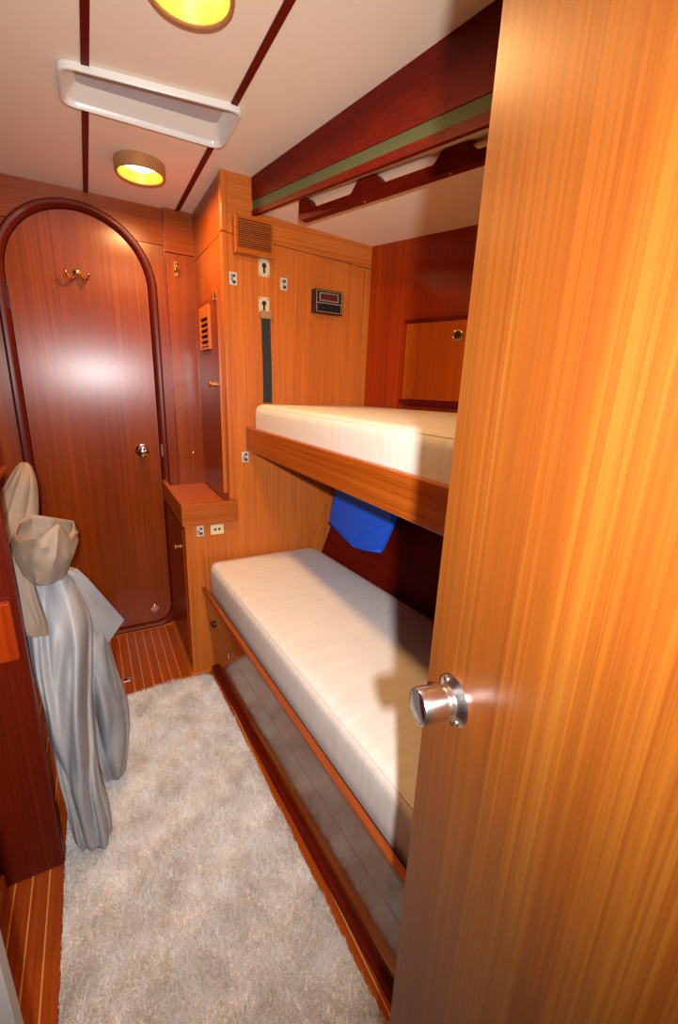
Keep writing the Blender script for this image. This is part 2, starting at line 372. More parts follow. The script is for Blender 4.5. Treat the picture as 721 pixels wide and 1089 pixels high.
# low cabinet under it
lc = root('low_cabinet', (.38, 2.0, 0), 'low teak cabinet with fiddled shelf top beside the arched door', 'cabinet')
mk('cabinet_side', box(nb(), .290, .31, YB+.031, YF-.021, 0, .70), M['hull_v'], lc)
mk('shelf', box(nb(), .290, .474, YB+.002, YF-.021, .745, .762), M['teak_y'], lc, bev=.001)
bm = nb(); box(bm, .272, .498, YB-.024, YB-.002, .70, .790)
mk('front_fiddle', bm, M['rail_x'], lc, bev=.003)
mk('side_fiddle', box(nb(), .272, .289, YB+.0, YF-.021, .70, .790), M['teak_y'], lc, bev=.003)
cdr = mk('cabinet_door', box(nb(), .278, .2895, 1.775, 2.19, .06, .668), M['hull_v'], lc, bev=.003)
mk('knob', lathe(nb(), (.278, 1.84, .575), (-1, 0, 0), [(.011, 0), (.011, .003), (.005, .006), (.005, .012), (.011, .018), (.011, .023), (0, .026)], 18), M['brass'], cdr, smooth='auto')
mk('corner_post', box(nb(), .283, .305, YB-.004, YB+.030, .0, .699), M['teak_v'], lc, bev=.004)
mk('plinth', box(nb(), .268, .2895, YB-.01, YF-.021, 0, .018), M['teak_y'], lc, bev=.004)
mk('plinth', box(nb(), .268, .358, YB-.022, YB-.002, 0, .018), M['teak_h'], lc, bev=.004)

# ------------------------------------------------------------------ hull side
wr = root('wall_right', (1.2, 1.0, .3), 'varnished hull lining behind the bunks', 'wall', kind='structure')
for (x0, y0), (x1, y1) in zip(HULL, HULL[1:]):
    mk('upper_panel', hexa(nb(), [(x0, y0, .99), (x1, y1, .99), (x1+.03, y1, .99), (x0+.03, y0, .99)], [(x0, y0, 1.95), (x1, y1, 1.95), (x1+.03, y1, 1.95), (x0+.03, y0, 1.95)]), M['hull_v'], wr)
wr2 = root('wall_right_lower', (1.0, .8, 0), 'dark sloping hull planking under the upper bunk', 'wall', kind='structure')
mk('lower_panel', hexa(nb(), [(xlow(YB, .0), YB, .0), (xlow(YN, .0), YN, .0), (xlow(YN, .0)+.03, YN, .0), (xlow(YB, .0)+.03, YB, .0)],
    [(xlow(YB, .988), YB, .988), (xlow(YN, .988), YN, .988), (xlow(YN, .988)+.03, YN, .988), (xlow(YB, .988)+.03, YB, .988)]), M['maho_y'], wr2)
# locker in the hull side
hd = Vector((HULL[1][0]-HULL[0][0], HULL[1][1]-HULL[0][1], 0)).normalized()       # along the hull towards the camera
hn = Vector((-hd.y, hd.x, 0)); hn = hn if hn.x < 0 else -hn                      # into the cabin
H0 = Vector((1.11, YB, 0))
def HP(s, z, d): p = H0+hd*s+hn*d; return (p.x, p.y, z)
def hbox(bm, s0, s1, z0, z1, d0, d1):
    return hexa(bm, [HP(s0, z0, d0), HP(s1, z0, d0), HP(s1, z0, d1), HP(s0, z0, d1)], [HP(s0, z1, d0), HP(s1, z1, d0), HP(s1, z1, d1), HP(s0, z1, d1)])
hlk = root('hull_locker', HP(.36, 1.2, 0), 'small teak locker with drop door in the hull side above the upper bunk', 'locker')
mk('frame_rail', hbox(nb(), .20, .55, 1.520, 1.534, .0005, .012), M['maho_y'], hlk, bev=.002)
mk('frame_rail', hbox(nb(), .20, .55, 1.203, 1.219, .0005, .014), M['maho_y'], hlk, bev=.002)
mk('frame_stile', hbox(nb(), .20, .214, 1.2195, 1.5195, .0005, .010), M['hull_v'], hlk, bev=.002)
mk('frame_stile', hbox(nb(), .536, .55, 1.2195, 1.5195, .0005, .010), M['hull_v'], hlk, bev=.002)
hdr = mk('locker_door', hbox(nb(), .2155, .5345, 1.222, 1.518, .0005, .013), M['rail_v'], hlk, bev=.002)
fh0 = Vector(HP(.447, 1.465, .013))
mk('finger_ring', lathe(nb(), fh0, hn, [(.022, 0), (.022, .004), (.018, .006), (.014, .004), (.014, 0.0005)], 24, False), M['brass'], hdr, smooth=True)
mk('finger_hole', lathe(nb(), fh0, hn, [(.0145, .0003), (.0145, .001)], 20), M['dark'], hdr)
hi = mk('hinge', hbox(nb(), .24, .275, 1.2195, 1.224, .013, .0155), M['chrome'], hdr)
dup(hi, hd*.22)

# ------------------------------------------------------------------ ceilings
ce = root('ceiling', (.2, 1.2, ZC), 'cream vinyl headliner panels', 'ceiling', kind='structure')
HX0, HX1, HY0, HY1 = .024, .428, 1.384, 1.600          # hatch opening
YE = YN-.55
OX0, OX1, OY0, OY1 = .012, .440, 1.372, 1.612
def hmap(x_, y_):
    t = (y_-OY0)/(OY1-OY0); return lerp(1.388-.15*(x_-.226), 1.589-.02*(x_-.226), t)
def cpan(pts): return mk('ceiling_panel', prism(nb(), pts, XY, ZC, ZC+.02), M['cream'], ce)
cpan([(-.95, YE), (.062, YE), (.062, hmap(.062, HY0)), (HX0, hmap(HX0, HY0)), (HX0, hmap(HX0, HY1)), (.062, hmap(.062, HY1)), (.062, YF), (-.95, YF)])
cpan([(.080, YE), (.404, YE), (.404, hmap(.404, HY0)), (.080, hmap(.08, HY0))])
cpan([(.080, hmap(.08, HY1)), (.404, hmap(.404, HY1)), (.404, YF), (.080, YF)])
cpan([(.422, YE), (xbeam(YE)+.01, YE), (xbeam(YF)+.012, YF), (.422, YF), (.422, hmap(.422, HY1)), (HX1, hmap(HX1, HY1)), (HX1, hmap(HX1, HY0)), (.422, hmap(.422, HY0))])
for xs in ((.062, .080), (.404, .422)):
    for ys in ((YE, hmap(xs[0], HY0)-.002), (hmap(xs[0], HY1)+.002, YF-.001)):
        mk('seam_strip', box(nb(), *xs, *ys, ZC-.004, ZC+.018), M['maho_y'], ce, bev=.001)
mk('deck', box(nb(), -.95, 1.7, YE, 2.4, ZC+.11, ZC+.13), M['dark'], ce)
# side deck headliner, lower
c2 = root('ceiling_side', (.95, .9, 1.84), 'lower cream headliner over the upper bunk', 'ceiling', kind='structure')
pts = [(xbeam(YB)+.004, YB), (xbeam(YN)+.004, YN)]+[(a, b) for a, b in HULL[::-1]]
bm = nb(); pts[0] = (pts[0][0]+.009, pts[0][1]); pts[1] = (pts[1][0]+.009, pts[1][1]); hexa(bm, [(a, b, zlowceil(a)) for a, b in pts], [(a, b, zlowceil(a)+.02) for a, b in pts])
mk('headliner', bm, M['cream'], c2)
# beam with green band
bt = root('deck_beam', (.65, 1.0, 1.80), 'dark mahogany deck beam with green band along the ceiling', 'beam')
def zb(y): return 1.838-.081*(1.655-max(y, .55))
def zg(y): return 1.888-.0738*(1.687-max(y, .55))
def strip(y0, y1, f0, f1, d0, d1, nseg=6):
    bm = nb(); prev = None
    for i in range(nseg+1):
        y = lerp(y0, y1, i/nseg); xx = xbeam(y)
        r = [bm.verts.new(p) for p in ((xx+d0, y, f0(y)), (xx+d1, y, f0(y)), (xx+d1, y, f1(y)), (xx+d0, y, f1(y)))]
        if prev:
            for j in range(4): bm.faces.new((prev[j], prev[(j+1) % 4], r[(j+1) % 4], r[j]))
        else: bm.faces.new(r)
        prev = r
    bm.faces.new(prev[::-1]); return bm
YBM = YB-.002
mk('upper_board', strip(YBM, YN, lambda y: zg(y), lambda y: ZC-.0005, 0, .012), M['maho_y'], bt)
mk('green_band', strip(YBM, YN, lambda y: zg(y)-.0305, lambda y: zg(y)-.0005, .003, .012), M['green'], bt)
mk('lower_board', strip(YBM, YN, lambda y: zb(y), lambda y: zg(y)-.031, -.001, .012), M['maho_y'], bt)
# scalloped grab rail
gr = root('grab_rail', (.8, 1.2, 1.8), 'scalloped mahogany grab rail under the side deck above the upper bunk', 'grab rail')
GA, GB = Vector((.701, 1.527, 0)), Vector((.895, .922, 0)); gd = (GB-GA).normalized(); gn = Vector((-gd.y, gd.x, 0)); gn = gn if gn.x > 0 else -gn
bm = nb(); zt = lambda s: zlowceil((GA+gd*s).x)-.0006
pitch = .287; hump = .03; slope = .035
prof = [(-.035, 1.800), (-.045, 1.815)]
def topz(s):
    u = (s+.012) % pitch; u = min(u, pitch-u)
    if u < hump: return zt(s)
    if u < hump+slope:
        t = (u-hump)/slope; t = t*t*(3-2*t); return lerp(zt(s), 1.820, t)
    return 1.820
ss = [(-.020)+i*.008 for i in range(int(1.25/.008))]
lo_ = [(s, 1.794+(.010 if i == 0 else 0)) for i, s in enumerate(ss)]
out = lo_+[(s, topz(s)) for s in ss[::-1]]
G = lambda u, v, d: tuple((GA+gd*u+gn*d)[:2])+(v,)
prism(bm, out, G, -.014, .014)
mk('rail', bm, M['maho_y'], gr, bev=.003)
plg = mk('screw_plug', lathe(nb(), G(.26, 1.7945, 0), (0, 0, -1), [(.004, 0), (.003, .0012), (0, .0013)], 10), M['holly'], gr)
dup(plg, gd*pitch); 

# ceiling hatch liner
hr = root('hatch_liner', (.225, 1.49, ZC-.03), 'white moulded plastic hatch liner recessed in the ceiling', 'hatch')
bm = nb()
def ring(x0, x1, y0, y1, r, z): return [bm.verts.new((a, hmap(a, b), z)) for a, b in rrect(x0, x1, y0, y1, r, 6)]
rr = [ring(OX0, OX1, OY0, OY1, .035, ZC-.0005), ring(OX0, OX1, OY0, OY1, .035, ZC-.012), ring(OX0+.002, OX1-.002, OY0+.002, OY1-.002, .034, ZC-.016),
      ring(OX0+.007, OX1-.007, OY0+.006, OY1-.007, .030, ZC-.017), ring(OX0+.011, OX1-.011, OY0+.010, OY1-.010, .027, ZC-.014),
      ring(OX0+.014, OX1-.014, OY0+.013, OY1-.014, .025, ZC-.004), ring(HX0+.026, HX1-.020, HY0+.005, HY1-.058, .02, ZC+.018)]
for a, b in zip(rr, rr[1:]):
    for i in range(len(a)): bm.faces.new((a[i], a[(i+1) % len(a)], b[(i+1) % len(a)], b[i]))
mk('liner', bm, M['white_plastic'], hr, smooth='auto')
bl_ = [(u, hmap(u, v)) for u, v in ((HX0+.02, HY0+.002), (HX1-.015, HY0+.002), (HX1-.015, HY1-.045), (HX0+.02, HY1-.045))]
mk('blind', prism(nb(), bl_, XY, ZC+.0185, ZC+.026), M['blind'], hr)
sc = mk('screw', lathe(nb(), (.05, hmap(.05, OY0+.0045), ZC-.0168), (0, 0, -1), [(.0022, 0), (.002, .0006), (0, .0008)], 10), M['fitting'], hr)
for dx in (.12, .235, .35): dup(sc, (dx, -.15*dx, 0))
for dx in (0, .35): dup(sc, (dx, hmap(.05+dx, OY1-.0045)-hmap(.05, OY0+.0045), 0))

# ceiling lamps
LP = [at(149, 180, 'z', ZC-.02), at(201, -21, 'z', ZC-.02)]
LL = ['copper ringed ceiling lamp between the hatch and the arched door', 'copper ringed ceiling lamp nearest the camera at the top edge']
def lamp(p, lab, first):
    r = root('ceiling_lamp', (p.x, p.y, ZC-.04), lab, 'lamp', 'round ceiling lamps')
    o = Vector((p.x, p.y, ZC-.0005))
    mk('ring', lathe(nb(), o, (0, 0, -1), [(.080, 0), (.082, .01), (.080, .036), (.076, .040), (.072, .038), (.0715, .0)], 40, False), M['copper'], r, smooth='auto')
    mk('reflector', lathe(nb(), o, (0, 0, -1), [(.071, .037), (.067, .026), (.058, .006), (.03, .002), (.0, .002)], 40, False), M['gold'], r, smooth='auto')
    mk('bulb', lathe(nb(), o, (0, 0, -1), [(.054, .004), (.053, .008), (.042, .013), (.02, .016), (0, .0165)], 28), M['bulb'], r, smooth='auto')
    l = bpy.data.lights.new('lamp_light', 'AREA'); l.shape = 'DISK'; l.size = .12; l.energy = LAMP_W; l.color = LAMP_COL
    lb = bpy.data.objects.new('lamp_light', l); COL.objects.link(lb); lb.parent = r; lb.location = (0, 0, -.001)
for i, p in enumerate(LP): lamp(p, LL[i], i == 0)

# ------------------------------------------------------------------ upper bunk
ub = root('upper_bunk', (.8, .8, .99), 'upper bunk with varnished teak side rail', 'bunk')
mk('side_rail', box(nb(), .545, .566, YN+.05, YB-.003, .995, 1.090), M['rail_y'], ub, bev=.005, seg=3)
hb = [(.567, YB-.003), (.567, YN+.05), (xhull(YN+.05)-.004, YN+.05)]+[(a-.004, b) for a, b in HULL[2:0:-1]]+[(1.106, YB-.003)]
mk('bunk_board', prism(nb(), hb, XY, 1.003, 1.020), M['maho_y'], ub)
mk('end_cleat', box(nb(), .567, 1.0, YB-.03, YB-.004, .975, 1.0025), M['teak_h'], ub, bev=.002)
def mattress(name, poly, z0, z1, lab, bev):
    r = root(name, (sum(p[0] for p in poly)/len(poly), sum(p[1] for p in poly)/len(poly), z0), lab, 'mattress', 'bunk mattresses')
    # rounded outline
    pv = [Vector((p[0], p[1])) for p in poly]; area = sum(pv[i-1].x*pv[i].y-pv[i].x*pv[i-1].y for i in range(len(pv)))
    if area < 0: pv.reverse()
    out = []
    for i in range(len(pv)):
        A_, B_, C_ = pv[i-1], pv[i], pv[(i+1) % len(pv)]
        u, v = (A_-B_).normalized(), (C_-B_).normalized(); q = .05
        for k in range(7):
            t = k/6; out.append((B_+u*q)*(1-t)**2+B_*2*t*(1-t)+(B_+v*q)*t*t)
    n_ = len(out); nor = []
    for i in range(n_):
        d_ = (out[(i+1) % n_]-out[i-1]).normalized(); nor.append(Vector((-d_.y, d_.x)))
    bm = nb(); rings = []
    R_ = bev; prof = [(R_*.6, z0), (R_*.2, z0+R_*.15), (0, z0+R_*.6)]+[(0, lerp(z0+R_*.6, z1-R_, k/3)) for k in (1, 2)]
    for k in range(7):
        t = k/6*math.pi/2; prof.append((R_-R_*math.cos(t), z1-R_+R_*math.sin(t)-.002))
    for ins, z in prof: rings.append([bm.verts.new((*(p+m*ins), z)) for p, m in zip(out, nor)])
    for a, b in zip(rings, rings[1:]):
        for i in range(n_): bm.faces.new((a[i], a[(i+1) % n_], b[(i+1) % n_], b[i]))
    top_ = [p+m*R_ for p, m in zip(out, nor)]; cen = sum(top_, Vector((0, 0)))/n_
    for kf, z in ((.06, z1-.0012), (.2, z1-.0004), (.5, z1)):
        nr = [bm.verts.new((*p.lerp(cen, kf), z)) for p in top_]
        for i in range(n_): bm.faces.new((rings[-1][i], rings[-1][(i+1) % n_], nr[(i+1) % n_], nr[i]))
        rings.append(nr)
    bm.faces.new(rings[0][::-1]); bm.faces.new(rings[-1])
    mk('cover', bm, M['mattress'], r, smooth=True)
    pts = [(*(p+m*(R_*.30)), z1-.002-R_*.30) for p, m in zip(out, nor)]
    mk('piping', tube(nb(), pts+[pts[0]], .0022, 6), M['mattress'], r, smooth=True)
    return r
mattress('mattress', [(.570, YB-.008), (.570, YN+.06), (1.49, YN+.06), (1.43, .5), (1.275, 1.21), (1.10, YB-.008)], 1.0205, 1.183, 'cream mattress on the upper bunk', .034)

# ------------------------------------------------------------------ lower bunk
lb = root('lower_bunk', (.65, .8, 0), 'lower bunk with polished dark wooden front', 'bunk')
def xf(y, z): return .381-.036*(z/.40)+.047*(YB-y)
Y0, Y1 = YN+.05, YB-.003
def fslab(z0, z1, d0, d1, ya=Y0, yb=Y1):
    return hexa(nb(), [(xf(ya, z0)+d0, ya, z0), (xf(ya, z0)+d1, ya, z0), (xf(yb, z0)+d1, yb, z0), (xf(yb, z0)+d0, yb, z0)],
                [(xf(ya, z1)+d0, ya, z1), (xf(ya, z1)+d1, ya, z1), (xf(yb, z1)+d1, yb, z1), (xf(yb, z1)+d0, yb, z1)])
mk('front_panel', fslab(.02, .268, 0, .018), M['gloss_y'], lb, bev=.001)
mk('front_panel', fslab(.2705, .40, 0, .018), M['gloss_y'], lb, bev=.001)
mk('fiddle', fslab(.401, .416, -.006, .010), M['fid_y'], lb, bev=.004, seg=3)
mk('base_strip', fslab(.0, .02, -.014, .018), M['maho_y'], lb, bev=.004)
mk('mattress_board', hexa(nb(), [(xf(Y0, .37)+.02, Y0, .36), (.98, Y0, .36), (.85, Y1, .36), (xf(Y1, .37)+.02, Y1, .36)], [(xf(Y0, .37)+.02, Y0, .378), (.98, Y0, .378), (.85, Y1, .378), (xf(Y1, .37)+.02, Y1, .378)]), M['maho_y'], lb)
def onfront(y, z): return Vector((xf(y, z), y, z))
p = onfront(1.64, .285); mk('latch', lathe(nb(), p, (-1, 0, -.1), [(.014, 0), (.014, .006), (.008, .01), (0, .011)], 18), M['black'], lb, smooth='auto')
p = onfront(1.44, .255); mk('turn_button', box(nb(), p.x-.008, p.x, p.y-.005, p.y+.005, p.z-.014, p.z+.014), M['steel'], lb, bev=.002)
mattress('mattress', [(.366, Y1-.006), (.366+.047*(Y1-Y0), Y0+.01), (xlow(Y0, .378)-.006, Y0+.01), (xlow(Y1, .378)-.006, Y1-.012)], .3785, .538, 'cream mattress on the lower bunk', .034)

# ------------------------------------------------------------------ fittings on the bunk bulkhead
def bp(px, py, y=YB-.005): return at(px, py, 'y', y)
# louvred speaker
p0 = bp(250, 224, YB-.04); p1 = bp(291, 275, YB-.04)
sx0, sx1, sz0, sz1 = p0.x, p1.x, p1.z, p0.z-.004
sp = root('speaker_box', ((sx0+sx1)/2, YB-.02, sz0), 'louvred teak speaker box on the bulkhead under the beam', 'speaker')
yb0, yb1 = YB-.040, YB-.0005
bm = nb(); box(bm, sx0, sx0+.008, yb0, yb1, sz0, sz1); box(bm, sx1-.008, sx1, yb0, yb1, sz0, sz1); box(bm, sx0+.008, sx1-.008, yb0, yb1, sz1-.014, sz1); box(bm, sx0+.008, sx1-.008, yb0, yb1, sz0, sz0+.014)
mk('case', bm, M['rail_x'], sp)
mk('grille_back', box(nb(), sx0+.0085, sx1-.0085, yb0+.009, yb0+.012, sz0+.0145, sz1-.0145), M['dark'], sp)
cc = Vector(((sx0+sx1)/2, yb0+.0085, (sz0+sz1)/2))
mk('speaker_cone', lathe(nb(), cc, (0, -1, 0), [(.046, 0), (.046, .0005)], 30), M['dark'], sp)
ns = 13; hz = (sz1-sz0-.030)/ns
s0 = mk('slat', box(nb(), sx0+.0082, sx1-.0082, yb0+.0005, yb0+.007, sz0+.0155, sz0+.0155+hz*.44), M['rail_x'], sp)
for i in range(1, ns): dup(s0, (0, 0, hz*i))
# keyhole bunk-strap plates
def keyplate(px, py, lab):
    c = bp(px, py); r = root('keyhole_plate', (c.x, YB, c.z-.03), lab, 'plate', 'keyhole plates')
    mk('plate', prism(nb(), rrect(c.x-.021, c.x+.021, c.z-.030, c.z+.030, .005, 3), XZ, YB-.004, YB-.0005), M['ivory'], r, bev=.001, seg=1)
    bm = nb(); lathe(bm, (c.x, YB-.0041, c.z+.008), (0, -1, 0), [(.009, 0), (.009, .0006)], 16); box(bm, c.x-.004, c.x+.004, YB-.0047, YB-.0041, c.z-.018, c.z+.006)
    mk('keyhole', bm, M['dark'], r)
    s = None
    for dx in (-.016, .016):
        for dz in (-.024, .024):
            if s is None: s = mk('screw', lathe(nb(), (c.x-.016, YB-.004, c.z-.024), (0, -1, 0), [(.0035, 0), (.003, .0012), (0, .0014)], 10), M['copper'], r)
            else: dup(s, (dx+.016, 0, dz+.024))
    return c
keyplate(281, 285, 'keyhole plate directly under the speaker box')
kc = keyplate(281, 325, 'keyhole plate with black strap hanging from it')
sb = bp(282, 335); stp = root('webbing_strap', (sb.x, YB-.01, 1.19), 'black webbing strap hanging down to the upper mattress', 'strap')
bm = nb(); prev = None
for i in range(14):
    t = i/13; z = lerp(sb.z-.004, 1.187, t); xx = sb.x+.004*t+.003*math.sin(3*t); yy = YB-.012+.003*math.sin(5*t)
    r_ = [bm.verts.new(q) for q in ((xx-.018, yy, z), (xx+.018, yy, z), (xx+.018, yy+.003, z), (xx-.018, yy+.003, z))]
    if prev:
        for j in range(4): bm.faces.new((prev[j], prev[(j+1) % 4], r_[(j+1) % 4], r_[j]))
    else: bm.faces.new(r_)
    prev = r_
bm.faces.new(prev[::-1]); mk('webbing', bm, M['webbing'], stp)
mk('end_hook', prism(nb(), rrect(sb.x-.024, sb.x+.022, sb.z-.014, sb.z+.012, .006, 3), XZ, YB-.018, YB-.0050), M['copper'], stp, bev=.003)
# lee-cloth eye plates
def eyeplate(px, py, lab):
    c = bp(px, py); r = root('eye_plate', (c.x, YB, c.z-.02), lab, 'plate', 'chrome eye plates')
    mk('plate', prism(nb(), rrect(c.x-.014, c.x+.014, c.z-.022, c.z+.022, .003, 3), XZ, YB-.003, YB-.0005), M['fitting'], r)
    mk('hook', tube(nb(), [(c.x-.007, YB-.004, c.z+.012), (c.x-.007, YB-.012, c.z+.009), (c.x-.007, YB-.013, c.z), (c.x-.007, YB-.012, c.z-.009), (c.x-.007, YB-.004, c.z-.012)], .0035), M['chrome'], r, smooth=True)
    mk('socket', lathe(nb(), (c.x+.004, YB-.0031, c.z+.010), (0, -1, 0), [(.005, 0), (.005, .0006)], 12), M['dark'], r)
    mk('socket', lathe(nb(), (c.x+.004, YB-.0031, c.z-.011), (0, -1, 0), [(.006, 0), (.006, .0006)], 12), M['dark'], r)
eyeplate(248, 296, 'chrome eye plate left of the keyhole plates on the bulkhead')
eyeplate(302, 302, 'chrome eye plate between the keyhole plates and the instrument')
eyeplate(261, 486, 'chrome eye plate just below the upper bunk rail')
eyeplate(213, 565, 'chrome eye plate under the shelf of the low cabinet')
c = bp(231, 563); so = root('power_socket', (c.x, YB, c.z-.02), 'cream power socket plate under the cabinet shelf', 'socket')
mk('plate', prism(nb(), rrect(c.x-.027, c.x+.027, c.z-.021, c.z+.021, .004, 3), XZ, YB-.005, YB-.0005), M['ivory'], so, bev=.001, seg=1)
bm = nb(); box(bm, c.x-.014, c.x-.002, YB-.0056, YB-.0051, c.z-.002, c.z+.003); box(bm, c.x-.010, c.x-.006, YB-.0056, YB-.0051, c.z-.006, c.z+.007); box(bm, c.x+.004, c.x+.014, YB-.0056, YB-.0051, c.z-.004, c.z+.005)
mk('contacts', bm, M['dark'], so)
# instrument with red display
yi = YB-.034
p0 = bp(335, 306, yi); p1 = bp(364, 336, yi); ix0, ix1, iz0, iz1 = p0.x, p1.x, p1.z, p0.z
ins = root('wall_instrument', ((ix0+ix1)/2, YB-.02, iz0), 'black box instrument with red display on the bulkhead', 'instrument')
mk('case', box(nb(), ix0, ix1, yi, YB-.0005, iz0, iz1), M['black'], ins, bev=.003)
iw, ih = ix1-ix0, iz1-iz0
def ip(u0, u1, v0, v1, d=.001): return box(nb(), ix0+u0*iw, ix0+u1*iw, yi-d, yi-.0001, iz0+v0*ih, iz0+v1*ih)
def ifr(u0, u1, v0, v1, t, d=.0012):
    bm = nb()
    for a in ((u0, u1, v1-t, v1), (u0, u1, v0, v0+t), (u0, u0+t, v0+t, v1-t), (u1-t, u1, v0+t, v1-t)):
        box(bm, ix0+a[0]*iw, ix0+a[1]*iw, yi-d, yi-.0001, iz0+a[2]*ih, iz0+a[3]*ih)
    return bm
mk('display_frame', ifr(.16, .84, .52, .86, .035), M['legend'], ins)
mk('display', ip(.2, .8, .56, .82), M['display'], ins)
mk('face_frame', ifr(.05, .96, .06, .95, .022), M['legend'], ins)
mk('divider', ip(.07, .94, .42, .455), M['legend'], ins)
kb = mk('dial', lathe(nb(), (ix0+.18*iw, yi, iz0+.25*ih), (0, -1, 0), [(.010, 0), (.010, .003), (.007, .004), (.007, .009), (0, .009)], 16), M['black'], ins, smooth='auto')
for i in range(1, 5): dup(kb, (iw*.16*i, 0, 0))

# ------------------------------------------------------------------ blue cloth pouch under the upper bunk
bl = root('blue_pouch', (.93, 1.45, .60), 'bright blue folded cloth pouch hanging under the upper bunk', 'pouch')
XB = .915
def qb(px, py, dx=0): return at(px, py, 'x', XB+dx)
a = [(XB+.03, 1.60, .985), (XB+.03, 1.17, .985)]
tl, tr_, r1, r2, b1, b2, l1 = qb(357, 528), qb(424, 548), qb(419, 560), qb(407, 586), qb(391, 584), qb(378, 580), qb(352, 556)
ctr = qb(377, 575)
def sheet(bm, pts, th, puff=0):
    """puffed cushion over an outline in space, thick along x"""
    pts = [Vector(p) for p in pts]; c_ = sum(pts, Vector())/len(pts); n_ = len(pts)
    fr, bk = [], []
    for k in range(5):
        t = k/4; fr.append([bm.verts.new(c_.lerp(p, .001+t*.999)+Vector((-(th+puff*(1-t*t)), 0, 0))) for p in pts])
    bkr = [bm.verts.new(p+Vector((th*.2, 0, 0))) for p in pts]
    for A_, B_ in zip(fr, fr[1:]):
        for i in range(n_): bm.faces.new((A_[i], A_[(i+1) % n_], B_[(i+1) % n_], B_[i]))
    bm.faces.new(fr[0])
    for i in range(n_): bm.faces.new((fr[-1][i], fr[-1][(i+1) % n_], bkr[(i+1) % n_], bkr[i]))
    bm.faces.new(bkr[::-1]); return bm
mk('body', sheet(nb(), [a[0], a[1], tr_, r1, r2, b1, b2, l1, tl], .010, .012), M['blue'], bl, smooth='auto')
f1 = qb(401, 552); f2 = qb(362, 540)
mk('flap', sheet(nb(), [Vector(a[0])+Vector((-.02, 0, 0)), Vector(a[1])+Vector((-.02, -.0, 0)), qb(416, 556, -.014), ctr+Vector((-.02, 0, 0)), qb(356, 545, -.014)], .006, .005), M['blue'], bl, smooth='auto')
mk('hem', tube(nb(), [l1+Vector((-.008, 0, 0)), b2+Vector((-.01, 0, 0)), b1+Vector((-.01, 0, 0)), r2+Vector((-.008, 0, 0))], .006), M['blue'], bl, smooth=True)

# ------------------------------------------------------------------ near door standing open
E0 = Vector((.302, .309, 0)); ddir = Vector((-.208, -.978, 0)).normalized(); dnor = Vector((-.978, .208, 0)).normalized()
d2 = root('door_2', tuple(E0), 'golden teak cabin door standing open with round steel knob', 'door', kind='structure')
def DP(s, z, d): p = E0+ddir*s+dnor*d; return (p.x, p.y, z)
bm = hexa(nb(), [DP(0, .03, 0), DP(.61, .03, 0), DP(.61, .03, -.028), DP(0, .03, -.028)], [DP(0, 1.91, 0), DP(.61, 1.91, 0), DP(.61, 1.91, -.028), DP(0, 1.91, -.028)])
mk('door_leaf', bm, M['door_near'], d2, bev=.004, seg=3)
# knob: hit of the photograph's rosette centre on the door face
dv = FW + RT*((484-360.5)/FPX) - UP*((744-544.5)/FPX); tt = (E0-CAM).dot(dnor)/dv.dot(dnor); kp = CAM+dv*tt
knb = mk('door_knob', lathe(nb(), kp, dnor, [(.0150, .006), (.0150, .012), (.0172, .014), (.0185, .018), (.0185, .040), (.0178, .0420), (.0160, .0424), (.0152, .0413), (0, .0410)], 40), M['steel'], d2, smooth='auto', label='brushed steel knob')
mk('rosette', lathe(nb(), kp, dnor, [(.0255, 0), (.0255, .0025), (.024, .0032), (.020, .005), (.0165, .008), (0, .008)], 40), M['steel'], knb, smooth='auto')
mk('cap', lathe(nb(), kp, dnor, [(.0148, .0414), (.0148, .0422), (.010, .0427), (0, .0429)], 32), M['chrome'], knb, smooth='auto')
sv = (ddir*.55+Vector((0, 0, -1))*.75).normalized()*.0205
mk('screw', lathe(nb(), kp+sv+dnor*.0042, dnor, [(.0042, 0), (.0038, .002), (.0015, .0022), (0, .0014)], 14), M['chrome'], knb, smooth='auto')
mk('screw', lathe(nb(), kp-sv+dnor*.0042, dnor, [(.0042, 0), (.0038, .002), (.0015, .0022), (0, .0014)], 14), M['chrome'], knb, smooth='auto')

# ------------------------------------------------------------------ bulkhead behind the camera, left side
wn = root('wall_near', (0, YN, 0), 'teak bulkhead with the doorway the picture is taken from', 'wall', kind='structure')
mk('wall_panel', box(nb(), .20, 1.56, YN-.03, YN, 0, 2.0), M['teak_v'], wn)
mk('wall_panel', box(nb(), -.95, -.46, YN-.03, YN, 0, 2.0), M['teak_v'], wn)
mk('lintel', box(nb(), -.46, .20, YN-.03, YN, 1.93, 2.0), M['teak_h'], wn)
wl = root('wall_left', (-.95, 1, 0), 'mahogany lining on the left behind the cabinets', 'wall', kind='structure')
mk('wall_panel', box(nb(), -.97, -.95, YN, YF, 0, 2.0), M['maho_v'], wl)
we = root('wall_entry', (-.5, .53, 0), 'pale grey laminate partition end at the lower left edge', 'wall', kind='structure')
mk('partition', box(nb(), -.949, -.1715, .522, .55, 0, 1.96), M['grey_lam'], we, bev=.003)
wd = root('wardrobe', (-.5, 1.2, 0), 'dark mahogany wardrobe end behind which the grey bag leans', 'cabinet')
mk('end_panel', box(nb(), -.949, -.181, 1.08, 1.105, 0, 1.96), M['maho_v'], wd, bev=.004)
mk('side_panel', box(nb(), -.949, -.36, 1.106, 1.5, 0, 1.96), M['maho_v'], wd)
mk('trim_rail', box(nb(), -.60, -.192, 1.058, 1.0795,   .645, .785), M['hull_v'], wd, bev=.006)
mk('plinth', box(nb(), -.949, -.304, .56, 1.0795, 0, .05), M['rail_y'], wd, bev=.005)
sc_ = root('side_counter', (-.6, 2.0, 0), 'low mahogany counter at the left beside the arched door', 'counter')
mk('cabinet_body', box(nb(), -.949, -.345, 1.55, YF-.001, 0, .86), M['maho_v'], sc_, bev=.003)
